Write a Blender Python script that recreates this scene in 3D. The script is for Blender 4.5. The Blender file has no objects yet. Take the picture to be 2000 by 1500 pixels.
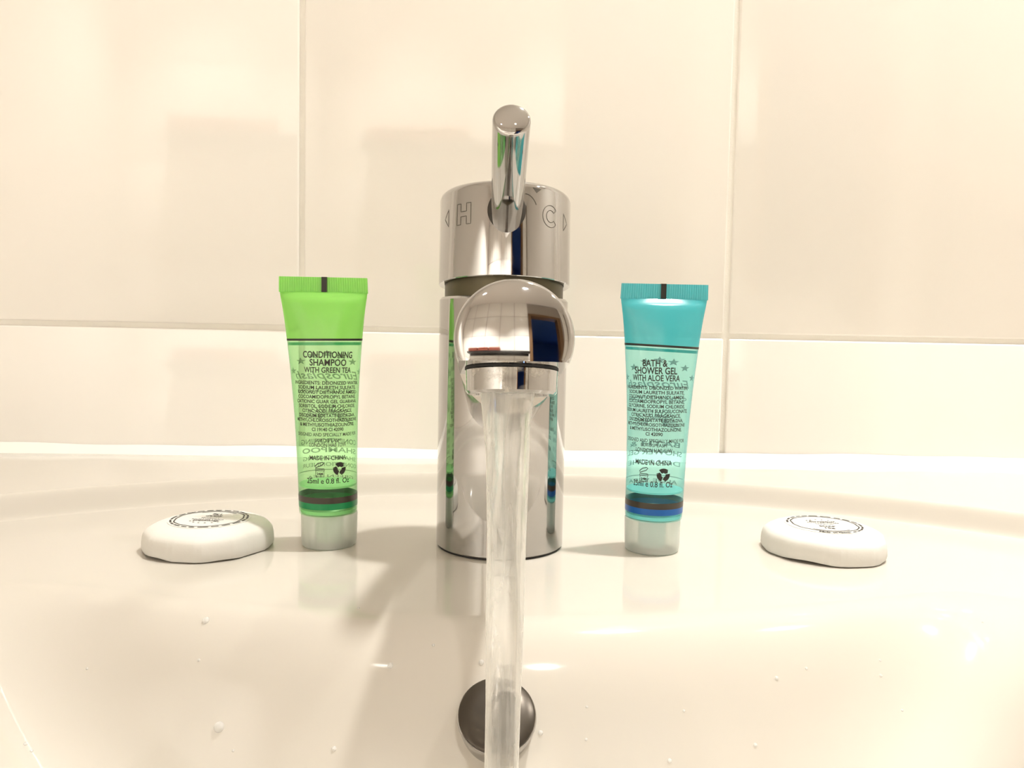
import bpy, bmesh, math, random
from mathutils import Vector, Matrix
R = math.radians
random.seed(7)
scene = bpy.context.scene
col = scene.collection
MM = 0.001
DZ = 0.85                      # height of the basin deck above the floor

# ------------------------------------------------------------------ camera
cam_d = bpy.data.cameras.new('camera')
cam_d.sensor_width = 36.0
cam_d.lens = 27.0
cam_d.clip_start = 0.005
cam_d.clip_end = 50
cam = bpy.data.objects.new('camera', cam_d)
col.objects.link(cam)
CAM = Vector((-0.0054, -0.299, DZ + 0.0810))
yaw, pitch, roll = R(1.76), R(3.43), R(1.1)
fwd = Vector((math.sin(yaw) * math.cos(pitch), math.cos(yaw) * math.cos(pitch), -math.sin(pitch)))
rgt = fwd.cross(Vector((0, 0, 1))).normalized()
up = rgt.cross(fwd).normalized()
r2 = rgt * math.cos(roll) + up * math.sin(roll)
u2 = up * math.cos(roll) - rgt * math.sin(roll)
cam.matrix_world = Matrix(((r2.x, u2.x, -fwd.x, CAM.x), (r2.y, u2.y, -fwd.y, CAM.y), (r2.z, u2.z, -fwd.z, CAM.z), (0, 0, 0, 1)))
scene.camera = cam

# ------------------------------------------------------------------ world, exposure
w = bpy.data.worlds.new('world')
scene.world = w
w.use_nodes = True
w.node_tree.nodes['Background'].inputs[0].default_value = (0.55, 0.65, 0.85, 1)
w.node_tree.nodes['Background'].inputs[1].default_value = 0.25
vs = scene.view_settings
vs.view_transform = 'Standard'
vs.look = 'None'
vs.gamma = 1
vs.use_curve_mapping = False
vs.exposure = 0.67
scene.cycles.max_bounces = 10
scene.cycles.diffuse_bounces = 4
scene.cycles.glossy_bounces = 5
scene.cycles.transmission_bounces = 6
scene.cycles.transparent_max_bounces = 16
scene.cycles.sample_clamp_indirect = 6

# lamps of the ceiling, last two added for bounced fill (x, y, watts, beam in degrees)
LAMPS = [(1.00, -0.08, 2.7, 110), (0.36, 0.03, 3.5, 84), (-0.50, -1.22, 18.0, 78), (0.22, -1.20, 18.0, 78)]
WARM = (1.0, 0.972, 0.92)
CEIL = 2.30

# ------------------------------------------------------------------ materials
def mat(name):
    m = bpy.data.materials.new(name)
    m.use_nodes = True
    nt = m.node_tree
    return m, nt, nt.nodes['Principled BSDF']

def pmat(name, color, rough=0.5, metal=0.0, spec=0.5, coat=0.0, bump=None, trans=0.0, ior=1.5, emit=None, var=0.0):
    m, nt, p = mat(name)
    p.inputs['Base Color'].default_value = (*color, 1)
    p.inputs['Roughness'].default_value = rough
    p.inputs['Metallic'].default_value = metal
    p.inputs['Specular IOR Level'].default_value = spec
    p.inputs['Coat Weight'].default_value = coat
    p.inputs['Coat Roughness'].default_value = 0.03
    p.inputs['Transmission Weight'].default_value = trans
    p.inputs['IOR'].default_value = ior
    if emit:
        p.inputs['Emission Color'].default_value = (*emit[0], 1)
        p.inputs['Emission Strength'].default_value = emit[1]
    tc = nt.nodes.new('ShaderNodeTexCoord')
    if bump:
        n = nt.nodes.new('ShaderNodeTexNoise')
        n.inputs['Scale'].default_value = bump[0]
        n.inputs['Detail'].default_value = 3
        b = nt.nodes.new('ShaderNodeBump')
        b.inputs['Strength'].default_value = bump[1]
        b.inputs['Distance'].default_value = bump[2]
        nt.links.new(tc.outputs['Object'], n.inputs['Vector'])
        nt.links.new(n.outputs['Fac'], b.inputs['Height'])
        nt.links.new(b.outputs['Normal'], p.inputs['Normal'])
    if var:
        n = nt.nodes.new('ShaderNodeTexNoise')
        n.inputs['Scale'].default_value = 60
        n.inputs['Detail'].default_value = 4
        mx = nt.nodes.new('ShaderNodeMix')
        mx.data_type = 'RGBA'
        mx.inputs[6].default_value = (*[c * (1 - var) for c in color], 1)
        mx.inputs[7].default_value = (*[min(1, c * (1 + var)) for c in color], 1)
        nt.links.new(tc.outputs['Object'], n.inputs['Vector'])
        nt.links.new(n.outputs['Fac'], mx.inputs[0])
        nt.links.new(mx.outputs[2], p.inputs['Base Color'])
    return m

M = {}
M['ceramic'] = pmat('ceramic_glaze', (0.60, 0.562, 0.50), rough=0.07, spec=0.5, bump=(35, 0.06, 0.0004))
M['tile'] = pmat('tile_glaze', (0.92, 0.89, 0.835), rough=0.05, spec=0.5, bump=(7, 0.10, 0.0012))
M['grout'] = pmat('grout', (0.88, 0.85, 0.78), rough=0.85, bump=(900, 0.4, 0.0004), var=0.06)
M['backgrout'] = pmat('grout_grey', (0.36, 0.31, 0.27), rough=0.9)
M['sealant'] = pmat('silicone', (0.90, 0.88, 0.82), rough=0.25, bump=(60, 0.15, 0.0006))
M['plaster'] = pmat('plaster', (0.78, 0.75, 0.70), rough=0.9, bump=(200, 0.1, 0.0005))
M['floor'] = pmat('floor_vinyl', (0.50, 0.44, 0.37), rough=0.35, var=0.25)
M['brown'] = pmat('door_wood', (0.16, 0.085, 0.035), rough=0.4, var=0.2)
M['blue'] = pmat('blue_wall', (0.12, 0.21, 0.42), rough=0.8)
M['black'] = pmat('black_paint', (0.012, 0.010, 0.009), rough=0.4)
M['rust'] = pmat('standin_rust', (0.22, 0.045, 0.02), rough=0.95, bump=(1500, 0.6, 0.001))
M['daylight'] = pmat('daylight_pane', (0.3, 0.5, 0.8), rough=0.3, emit=((0.30, 0.52, 1.0), 6.0))
M['lamp_glow'] = pmat('lamp_glow', (1, 0.9, 0.75), emit=(WARM, 12.0))
M['rubber_gap'] = pmat('black_rubber_gap', (0.012, 0.011, 0.010), rough=0.6)
M['grime'] = pmat('brassy_neck', (0.10, 0.085, 0.05), rough=0.4, metal=0.6, var=0.3)
M['socket'] = pmat('socket_shade_grime', (0.04, 0.034, 0.026), rough=0.7, var=0.4)
M['mark'] = pmat('engraved_line', (0.10, 0.09, 0.075), rough=0.6, metal=0.3)
M['paper'] = pmat('soap_paper', (0.76, 0.745, 0.70), rough=0.65, spec=0.35, bump=(220, 0.25, 0.0006))
M['sticker'] = pmat('soap_label', (0.76, 0.75, 0.71), rough=0.4)
M['ink'] = pmat('ink', (0.018, 0.014, 0.010), rough=0.5)

M['dark_disc'] = pmat('overflow_dark_metal', (0.075, 0.064, 0.052), rough=0.28, metal=0.75, var=0.15)
M['ring_dark'] = pmat('band_dark', (0.045, 0.035, 0.022), rough=0.35)
M['band_green'] = pmat('band_green', (0.0, 0.25, 0.07), rough=0.3)
M['band_blue'] = pmat('band_blue', (0.0, 0.11, 0.42), rough=0.3)

def chrome():
    m, nt, p = mat('chrome')
    p.inputs['Metallic'].default_value = 1
    p.inputs['Base Color'].default_value = (0.48, 0.47, 0.46, 1)
    tc = nt.nodes.new('ShaderNodeTexCoord')
    n = nt.nodes.new('ShaderNodeTexNoise')
    n.inputs['Scale'].default_value = 130
    n.inputs['Detail'].default_value = 5
    rr = nt.nodes.new('ShaderNodeMapRange')
    rr.inputs['From Min'].default_value = 0.35
    rr.inputs['From Max'].default_value = 0.8
    rr.inputs['To Min'].default_value = 0.025
    rr.inputs['To Max'].default_value = 0.10
    nt.links.new(tc.outputs['Object'], n.inputs['Vector'])
    nt.links.new(n.outputs['Fac'], rr.inputs['Value'])
    nt.links.new(rr.outputs['Result'], p.inputs['Roughness'])
    return m
M['chrome'] = chrome()

def limescale_chrome():
    """chrome with chalky water spots"""
    m, nt, p = mat('chrome_limescale')
    p.inputs['Metallic'].default_value = 1
    p.inputs['Base Color'].default_value = (0.48, 0.47, 0.46, 1)
    p.inputs['Roughness'].default_value = 0.05
    d = nt.nodes.new('ShaderNodeBsdfDiffuse')
    d.inputs['Color'].default_value = (0.62, 0.58, 0.50, 1)
    tc = nt.nodes.new('ShaderNodeTexCoord')
    n = nt.nodes.new('ShaderNodeTexNoise')
    n.inputs['Scale'].default_value = 260
    n.inputs['Detail'].default_value = 6
    rr = nt.nodes.new('ShaderNodeMapRange')
    rr.inputs['From Min'].default_value = 0.52
    rr.inputs['From Max'].default_value = 0.74
    rr.inputs['To Max'].default_value = 0.75
    mx = nt.nodes.new('ShaderNodeMixShader')
    nt.links.new(tc.outputs['Object'], n.inputs['Vector'])
    nt.links.new(n.outputs['Fac'], rr.inputs['Value'])
    nt.links.new(rr.outputs['Result'], mx.inputs[0])
    nt.links.new(p.outputs[0], mx.inputs[1])
    nt.links.new(d.outputs[0], mx.inputs[2])
    nt.links.new(mx.outputs[0], nt.nodes['Material Output'].inputs[0])
    return m
M['lime'] = limescale_chrome()

def schlick(nt):
    """reflectance of a thin film, the same from both sides"""
    lw = nt.nodes.new('ShaderNodeLayerWeight')
    lw.inputs[0].default_value = 0.5
    pw = nt.nodes.new('ShaderNodeMath')
    pw.operation = 'POWER'
    pw.inputs[1].default_value = 5
    ma = nt.nodes.new('ShaderNodeMath')
    ma.operation = 'MULTIPLY_ADD'
    ma.inputs[1].default_value = 0.75
    ma.inputs[2].default_value = 0.035
    nt.links.new(lw.outputs['Facing'], pw.inputs[0])
    nt.links.new(pw.outputs[0], ma.inputs[0])
    return ma

def film(name, tint, body, cover, edge, rough=0.12, tlu=0.55):
    """thin tinted plastic film: see-through, a little milky, glossy outside"""
    m, nt, p = mat(name)
    nt.nodes.remove(p)
    tr = nt.nodes.new('ShaderNodeBsdfTransparent')
    tr.inputs[0].default_value = (*tint, 1)
    df = nt.nodes.new('ShaderNodeBsdfDiffuse')
    df.inputs[0].default_value = (*body, 1)
    tl = nt.nodes.new('ShaderNodeBsdfTranslucent')
    tl.inputs[0].default_value = (*body, 1)
    mk = nt.nodes.new('ShaderNodeMixShader')
    mk.inputs[0].default_value = tlu
    nt.links.new(df.outputs[0], mk.inputs[1])
    nt.links.new(tl.outputs[0], mk.inputs[2])
    fr = nt.nodes.new('ShaderNodeLayerWeight')
    fr.inputs[0].default_value = 0.5
    mr = nt.nodes.new('ShaderNodeMapRange')
    mr.inputs['From Min'].default_value = 0.35
    mr.inputs['From Max'].default_value = 1.0
    mr.inputs['To Min'].default_value = cover
    mr.inputs['To Max'].default_value = edge
    nt.links.new(fr.outputs['Facing'], mr.inputs['Value'])
    m1 = nt.nodes.new('ShaderNodeMixShader')
    nt.links.new(mr.outputs['Result'], m1.inputs[0])
    nt.links.new(tr.outputs[0], m1.inputs[1])
    nt.links.new(mk.outputs[0], m1.inputs[2])
    gl = nt.nodes.new('ShaderNodeBsdfGlossy')
    gl.inputs['Roughness'].default_value = rough
    f2 = schlick(nt)
    m2 = nt.nodes.new('ShaderNodeMixShader')
    nt.links.new(f2.outputs[0], m2.inputs[0])
    nt.links.new(m1.outputs[0], m2.inputs[1])
    nt.links.new(gl.outputs[0], m2.inputs[2])
    nt.links.new(m2.outputs[0], nt.nodes['Material Output'].inputs[0])
    return m
M['g_body'] = film('green_gel_film', (0.76, 0.965, 0.71), (0.28, 0.74, 0.34), 0.12, 0.55)
M['g_top'] = film('green_top_film', (0.62, 0.92, 0.50), (0.44, 0.84, 0.22), 0.62, 0.9, 0.2)
M['b_body'] = film('blue_gel_film', (0.72, 0.965, 0.93), (0.12, 0.66, 0.70), 0.12, 0.55)
M['b_top'] = film('blue_top_film', (0.38, 0.84, 0.88), (0.14, 0.62, 0.68), 0.62, 0.9, 0.2)
M['ink_soft'] = film('thin_ink', (0.55, 0.55, 0.55), (0.05, 0.05, 0.04), 0.35, 0.5, 0.4)
M['g_core'] = pmat('green_gel', (0.52, 0.86, 0.52), rough=0.3)
M['b_core'] = pmat('blue_gel', (0.40, 0.82, 0.84), rough=0.3)
M['g_edge'] = film('green_gel_edge', (0.45, 0.80, 0.62), (0.10, 0.45, 0.30), 0.5, 0.6)
M['b_edge'] = film('blue_gel_edge', (0.40, 0.80, 0.80), (0.08, 0.45, 0.46), 0.5, 0.6)
M['capfilm'] = film('frosted_cap', (0.93, 0.96, 0.92), (0.93, 0.95, 0.90), 0.66, 0.92, 0.3, 0.35)

def water_mat():
    m, nt, p = mat('running_water')
    nt.nodes.remove(p)
    tc = nt.nodes.new('ShaderNodeTexCoord')
    mp = nt.nodes.new('ShaderNodeMapping')
    mp.inputs['Scale'].default_value = (300, 300, 16)
    n = nt.nodes.new('ShaderNodeTexNoise')
    n.inputs['Scale'].default_value = 1.0
    n.inputs['Detail'].default_value = 4
    n.inputs['Distortion'].default_value = 0.6
    nt.links.new(tc.outputs['Object'], mp.inputs['Vector'])
    nt.links.new(mp.outputs[0], n.inputs['Vector'])
    bp = nt.nodes.new('ShaderNodeBump')
    bp.inputs['Strength'].default_value = 0.5
    bp.inputs['Distance'].default_value = 0.0006
    nt.links.new(n.outputs['Fac'], bp.inputs['Height'])
    tr = nt.nodes.new('ShaderNodeBsdfTransparent')
    tr.inputs[0].default_value = (0.97, 0.97, 0.96, 1)
    g = nt.nodes.new('ShaderNodeBsdfGlass')
    g.inputs['IOR'].default_value = 1.33
    g.inputs['Roughness'].default_value = 0.12
    nt.links.new(bp.outputs[0], g.inputs['Normal'])
    mg = nt.nodes.new('ShaderNodeMixShader')
    mg.inputs[0].default_value = 0.55
    nt.links.new(tr.outputs[0], mg.inputs[1])
    nt.links.new(g.outputs[0], mg.inputs[2])
    d = nt.nodes.new('ShaderNodeBsdfDiffuse')
    d.inputs[0].default_value = (0.92, 0.91, 0.88, 1)
    tl = nt.nodes.new('ShaderNodeBsdfTranslucent')
    tl.inputs[0].default_value = (0.92, 0.91, 0.88, 1)
    md = nt.nodes.new('ShaderNodeMixShader')
    nt.links.new(d.outputs[0], md.inputs[1])
    nt.links.new(tl.outputs[0], md.inputs[2])
    rr = nt.nodes.new('ShaderNodeMapRange')
    rr.inputs['From Min'].default_value = 0.36
    rr.inputs['From Max'].default_value = 0.66
    rr.inputs['To Min'].default_value = 0.03
    rr.inputs['To Max'].default_value = 0.34
    nt.links.new(n.outputs['Fac'], rr.inputs['Value'])
    fr = nt.nodes.new('ShaderNodeFresnel')
    fr.inputs[0].default_value = 1.33
    ad = nt.nodes.new('ShaderNodeMath')
    ad.operation = 'ADD'
    ad.use_clamp = True
    nt.links.new(rr.outputs[0], ad.inputs[0])
    nt.links.new(fr.outputs[0], ad.inputs[1])
    m1 = nt.nodes.new('ShaderNodeMixShader')
    nt.links.new(ad.outputs[0], m1.inputs[0])
    nt.links.new(mg.outputs[0], m1.inputs[1])
    nt.links.new(md.outputs[0], m1.inputs[2])
    nt.links.new(m1.outputs[0], nt.nodes['Material Output'].inputs[0])
    return m
M['water'] = water_mat()

def drop_mat():
    m, nt, p = mat('water_drop')
    nt.nodes.remove(p)
    tc_ = nt.nodes.new('ShaderNodeBsdfTransparent')
    df = nt.nodes.new('ShaderNodeBsdfDiffuse')
    df.inputs[0].default_value = (0.97, 0.97, 0.95, 1)  # white mixed in to imitate the light that a drop gathers
    tr = nt.nodes.new('ShaderNodeMixShader')
    tr.inputs[0].default_value = 0.4
    nt.links.new(tc_.outputs[0], tr.inputs[1])
    nt.links.new(df.outputs[0], tr.inputs[2])
    gl = nt.nodes.new('ShaderNodeBsdfGlossy')
    gl.inputs['Roughness'].default_value = 0.05
    fr = schlick(nt)
    mx = nt.nodes.new('ShaderNodeMixShader')
    nt.links.new(fr.outputs[0], mx.inputs[0])
    nt.links.new(tr.outputs[0], mx.inputs[1])
    nt.links.new(gl.outputs[0], mx.inputs[2])
    nt.links.new(mx.outputs[0], nt.nodes['Material Output'].inputs[0])
    return m
M['drop'] = drop_mat()

# ------------------------------------------------------------------ builders
def finish(name, bm, m, parent=None, smooth=True, angle=35, loc=None):
    bmesh.ops.recalc_face_normals(bm, faces=bm.faces[:])
    if smooth:
        lim = R(angle)
        for f in bm.faces:
            f.smooth = True
        for e in bm.edges:
            if len(e.link_faces) == 2 and e.calc_face_angle(0) > lim:
                e.smooth = False
    me = bpy.data.meshes.new(name)
    bm.to_mesh(me)
    bm.free()
    me.materials.append(m)
    o = bpy.data.objects.new(name, me)
    col.objects.link(o)
    if loc is not None:
        o.location = loc
    if parent is not None:
        o.parent = parent
    return o

def raw(name, verts, faces, m, parent=None, smooth=False):
    me = bpy.data.meshes.new(name)
    me.from_pydata([tuple(v) for v in verts], [], faces)
    me.update()
    if smooth:
        for p in me.polygons:
            p.use_smooth = True
    me.materials.append(m)
    o = bpy.data.objects.new(name, me)
    col.objects.link(o)
    if parent is not None:
        o.parent = parent
    return o

def empty(name, loc, rz=0):
    o = bpy.data.objects.new(name, None)
    col.objects.link(o)
    o.location = loc
    o.rotation_euler = (0, 0, rz)
    o.empty_display_size = 0.01
    return o

def tag(o, label=None, cat=None, group=None, kind=None):
    if label: o['label'] = label
    if cat: o['category'] = cat
    if group: o['group'] = group
    if kind: o['kind'] = kind
    return o

def box(bm, x0, x1, y0, y1, z0, z1, bev=0.0, seg=2):
    r = bmesh.ops.create_cube(bm, size=1)
    vs_ = r['verts']
    for v in vs_:
        v.co = Vector(((x0 + x1) / 2 + v.co.x * (x1 - x0), (y0 + y1) / 2 + v.co.y * (y1 - y0), (z0 + z1) / 2 + v.co.z * (z1 - z0)))
    if bev:
        es = list({e for v in vs_ for e in v.link_edges})
        bmesh.ops.bevel(bm, geom=es, offset=bev, segments=seg, profile=0.5, affect='EDGES')

def lathe(bm, prof, seg=64, close=True, mtx=None):
    """profile of (radius, height); closed at the axis when close"""
    rings = []
    for r, z in prof:
        if r < 1e-9:
            rings.append([bm.verts.new((0, 0, z))])
        else:
            rings.append([bm.verts.new((r * math.cos(2 * math.pi * i / seg), r * math.sin(2 * math.pi * i / seg), z)) for i in range(seg)])
    for a, b in zip(rings[:-1], rings[1:]):
        for i in range(seg):
            j = (i + 1) % seg
            if len(a) == 1 and len(b) > 1:
                bm.faces.new((a[0], b[i], b[j]))
            elif len(b) == 1 and len(a) > 1:
                bm.faces.new((a[i], a[j], b[0]))
            elif len(a) > 1:
                bm.faces.new((a[i], a[j], b[j], b[i]))
    if close:
        if len(rings[0]) > 1: bm.faces.new(rings[0])
        if len(rings[-1]) > 1: bm.faces.new(rings[-1])
    if mtx is not None:
        allv = [v for r_ in rings for v in r_]
        bmesh.ops.transform(bm, matrix=mtx, verts=allv)

def axis_matrix(origin, axis):
    q = Vector((0, 0, 1)).rotation_difference(Vector(axis).normalized())
    return Matrix.Translation(Vector(origin)) @ q.to_matrix().to_4x4()

_cache = {}
def text2d(body, size, bold=0.0, shear=0.0):
    """outline text as flat triangles, centred on x, baseline at y = 0"""
    key = (body, bold, shear)
    if key not in _cache:
        cu = bpy.data.curves.new('lettering', 'FONT')
        cu.body = body
        cu.size = 1.0
        cu.align_x = 'CENTER'
        cu.resolution_u = 3
        cu.offset = bold
        cu.shear = shear
        ob = bpy.data.objects.new('lettering', cu)
        col.objects.link(ob)
        dg = bpy.context.evaluated_depsgraph_get()
        me = ob.evaluated_get(dg).to_mesh()
        vv = [(v.co.x, v.co.y) for v in me.vertices]
        ff = [tuple(p.vertices) for p in me.polygons]
        ob.evaluated_get(dg).to_mesh_clear()
        bpy.data.objects.remove(ob)
        bpy.data.curves.remove(cu)
        _cache[key] = (vv, ff)
    vv, ff = _cache[key]
    return [(x * size, y * size) for x, y in vv], ff

class Print:
    """collects flat print in 2D (millimetres)"""
    def __init__(s):
        s.v, s.f = [], []
    def add(s, vv, ff):
        n = len(s.v)
        s.v += vv
        s.f += [tuple(i + n for i in q) for q in ff]
    def text(s, body, x, y, cap, width=None, bold=0.0, shear=0.0, mirror=False, slope=0.0):
        vv, ff = text2d(body, cap / 0.73, bold, shear)
        if not vv: return
        lo, hi = min(a for a, b in vv), max(a for a, b in vv)
        k = 1.0 if width is None else width / (hi - lo)
        c = (lo + hi) / 2
        sg = -1 if mirror else 1
        s.add([(x + sg * (a - c) * k, y + b + slope * (a - c) * k) for a, b in vv], ff)
    def line(s, pts, wd, closed=False):
        n = len(pts)
        L, Rr = [], []
        for i in range(n):
            if closed:
                a, b = pts[i - 1], pts[(i + 1) % n]
            else:
                a, b = pts[max(i - 1, 0)], pts[min(i + 1, n - 1)]
            dx, dy = b[0] - a[0], b[1] - a[1]
            l = math.hypot(dx, dy) or 1
            nx, ny = -dy / l * wd / 2, dx / l * wd / 2
            L.append((pts[i][0] + nx, pts[i][1] + ny))
            Rr.append((pts[i][0] - nx, pts[i][1] - ny))
        fs = []
        m_ = n if closed else n - 1
        for i in range(m_):
            j = (i + 1) % n
            fs.append((i, n + i, n + j, j))
        s.add(L + Rr, fs)
    def poly(s, pts):
        s.add(list(pts), [tuple(range(len(pts)))])
    def star(s, x, y, r, rot=0.0, sx=1.0):
        o = [(x + sx * (r if i % 2 == 0 else r * 0.42) * math.sin(rot + i * math.pi / 5), y + (r if i % 2 == 0 else r * 0.42) * math.cos(rot + i * math.pi / 5)) for i in range(10)]
        s.add([(x, y)] + o, [(0, 1 + (i + 1) % 10, 1 + i) for i in range(10)])
    def build(s, name, m, fn, parent):
        return raw(name, [fn(a, b) for a, b in s.v], s.f, m, parent)

def arc(cx, cy, r, a0, a1, n=24):
    return [(cx + r * math.cos(R(a0 + (a1 - a0) * i / n)), cy + r * math.sin(R(a0 + (a1 - a0) * i / n))) for i in range(n + 1)]

# ------------------------------------------------------------------ room shell
YW = 0.153                       # face of the tiles behind the basin
YB = -1.67                       # opposite wall
XL, XR = -0.95, 1.35
DOOR = (0.30, 0.94, 2.02)        # opening in the opposite wall
TW, TH, GAP = 0.250, 0.400, 0.0030

def tile_mesh(wd, hg, th=0.007):
    bm = bmesh.new()
    box(bm, -wd / 2, wd / 2, 0, th, -hg / 2, hg / 2, bev=0.0013, seg=3)
    bmesh.ops.recalc_face_normals(bm, faces=bm.faces[:])
    for f in bm.faces: f.smooth = True
    for e in bm.edges:
        if len(e.link_faces) == 2 and e.calc_face_angle(0) > R(50): e.smooth = False
    me = bpy.data.meshes.new('tile')
    bm.to_mesh(me); bm.free()
    me.materials.append(M['tile'])
    return me

def slab(name, x0, x1, y0, y1, z0, z1, m):
    bm = bmesh.new()
    box(bm, x0, x1, y0, y1, z0, z1)
    return tag(finish(name, bm, m, smooth=False), kind='structure')

slab('floor', XL, XR, YB, YW, -0.05, 0, M['floor'])
slab('ceiling', XL, XR, YB, YW, CEIL, CEIL + 0.05, M['plaster'])
slab('wall_left', XL - 0.08, XL, YB, YW + 0.08, 0, CEIL, M['plaster'])
slab('wall_right', XR, XR + 0.08, YB, YW + 0.08, 0, CEIL, M['plaster'])
wb = slab('wall_back', XL, XR, YW + 0.0014, YW + 0.08, 0, CEIL, M['grout'])
tm = tile_mesh(TW - GAP, TH - GAP)
JX, JZ = 0.1350, DZ + 0.0845      # a vertical and a horizontal joint that the camera sees
rng = random.Random(3)
for i in range(-5, 6):
    for j in range(-3, 4):
        x0, x1 = JX + i * TW, JX + (i + 1) * TW
        z0, z1 = JZ + j * TH, JZ + (j + 1) * TH
        if x0 < XL - 0.001 or x1 > XR + 0.001 or z0 < -0.001 or z1 > CEIL: continue
        t = bpy.data.objects.new('tile', tm)
        col.objects.link(t)
        t.parent = wb
        t.location = ((x0 + x1) / 2, YW + rng.uniform(-0.0002, 0.0002), (z0 + z1) / 2)
        t.rotation_euler = (rng.uniform(-1, 1) * 0.0012, 0, rng.uniform(-1, 1) * 0.0012)
# opposite wall with a doorway
bm = bmesh.new()
for a in ((XL, DOOR[0], 0, CEIL), (DOOR[1], XR, 0, CEIL), (DOOR[0], DOOR[1], DOOR[2], CEIL)):
    box(bm, a[0], a[1], YB - 0.09, YB - 0.005, a[2], a[3])
wf = tag(finish('wall_front', bm, M['backgrout'], smooth=False), kind='structure')
tm2 = tile_mesh(TW - 0.006, TH - 0.006)
tm3 = tile_mesh(0.30 - 0.05 - 0.006, TH - 0.006)
for i in range(0, 5):
    for j in range(0, 5):
        x1 = DOOR[0] - i * TW; x0 = x1 - TW
        z0 = DZ + 0.30 + (j - 2) * TH - 0.0
        t = bpy.data.objects.new('tile', tm2)
        col.objects.link(t)
        t.parent = wf
        t.location = ((x0 + x1) / 2, YB, z0 + TH / 2)
        t.rotation_euler = (0, 0, math.pi)
for j in range(0, 5):
    z0 = DZ + 0.30 + (j - 2) * TH
    t = bpy.data.objects.new('tile', tm2)
    col.objects.link(t)
    t.parent = wf
    t.location = (DOOR[1] + TW / 2 + 0.08, YB, z0 + TH / 2)
    t.rotation_euler = (0, 0, math.pi)
# door frame and the dim blue room beyond it
bm = bmesh.new()
box(bm, DOOR[0] - 0.0, DOOR[0] + 0.05, YB - 0.10, YB + 0.02, 0, DOOR[2])
box(bm, DOOR[1] - 0.05, DOOR[1] + 0.03, YB - 0.10, YB + 0.02, 0, DOOR[2])
box(bm, DOOR[0] + 0.05, DOOR[1] - 0.05, YB - 0.10, YB + 0.02, DOOR[2] - 0.05, DOOR[2])
d1 = tag(finish('door_1', bm, M['brown'], smooth=False), kind='structure')
bm = bmesh.new()
bx = [(-0.2, 2.6, -4.3, -4.25, 0, CEIL), (-0.25, -0.2, -4.3, YB - 0.09, 0, CEIL), (2.6, 2.65, -4.3, YB - 0.09, 0, CEIL),
      (-0.2, 2.6, -4.25, YB - 0.09, -0.05, 0), (-0.2, 2.6, -4.25, YB - 0.09, CEIL, CEIL + 0.05), (XR, 2.6, YB - 0.12, YB - 0.09, 0, CEIL)]
for a in bx: box(bm, *a)
tag(finish('wall_beyond', bm, M['blue'], smooth=False), kind='structure')
bm = bmesh.new()
box(bm, 2.06, 2.50, -4.25, -4.235, 0.55, 1.25)
w1 = tag(finish('window_1', bm, M['daylight'], smooth=False), kind='structure')
bm = bmesh.new()
for a in ((2.02, 2.06, 0.51, 1.29), (2.50, 2.54, 0.51, 1.29), (2.06, 2.50, 0.51, 0.55), (2.06, 2.50, 1.25, 1.29), (2.27, 2.29, 0.55, 1.25)):
    box(bm, a[0], a[1], -4.25, -4.20, a[2], a[3])
finish('window_frame', bm, M['plaster'], w1, smooth=False)

# ceiling downlights, two of them added as fill
for k, (x, y, pw, beam) in enumerate(LAMPS):
    t = empty('ceiling_light', (x, y, CEIL))
    names = ['round downlight in the ceiling to the right of the basin', 'round downlight in the ceiling close to the tiled wall above the tap',
             'downlight added towards the left wall for light bounced off the opposite wall', 'downlight added near the doorway for light bounced off the opposite wall']
    tag(t, names[k], 'lamp', 'ceiling downlights')
    bm = bmesh.new()
    lathe(bm, [(0.041, -0.002), (0.052, -0.002), (0.055, -0.006), (0.052, -0.010), (0.041, -0.010)], 40, close=False)
    finish('bezel', bm, M['chrome'], t)
    bm = bmesh.new()
    lathe(bm, [(0.0, -0.004), (0.0405, -0.004), (0.0405, -0.0015), (0, -0.0015)], 40)
    finish('diffuser', bm, M['lamp_glow'], t)
    ld = bpy.data.lights.new('downlight', 'AREA')
    ld.shape = 'DISK'
    ld.size = 0.07
    ld.energy = pw
    ld.spread = R(beam)
    ld.color = WARM
    lo = bpy.data.objects.new('downlight', ld)
    col.objects.link(lo)
    lo.parent = t
    lo.location = (0, 0, -0.011)

# board and towels added to imitate a phone and fingers mirrored in the spout
t = tag(empty('phone_standin', (-0.12, YB, DZ + 0.40)), 'black board added opposite the basin as stand-in for a mirrored phone', 'shelf')
bm = bmesh.new()
box(bm, -0.58, 0.40, 0.001, 0.16, -0.025, 0.0, bev=0.002)
finish('board', bm, M['black'], t)
bm = bmesh.new()
box(bm, -0.58, 0.40, 0.001, 0.012, -0.05, -0.025, bev=0.002)
finish('back_rail', bm, M['black'], t)
for k, (x, wd) in enumerate(((-0.60, 0.16), (-0.43, 0.165), (-0.255, 0.17))):
    bm = bmesh.new()
    for q in range(2):
        box(bm, -wd / 2, wd / 2, 0.012, 0.15, q * 0.028, q * 0.028 + 0.03, bev=0.012, seg=3)
    o = finish('fingers_standin', bm, M['rust'])
    o.location = (x, YB, DZ + 0.4005)
    tag(o, ('rust coloured stand-in for mirrored fingers, added at the outer end of the black board', 'rust coloured stand-in for mirrored fingers, added between two others on the black board', 'rust coloured stand-in for mirrored fingers, added next to the bare half of the black board')[k], 'towel', 'added stand-ins on the black board')

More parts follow.
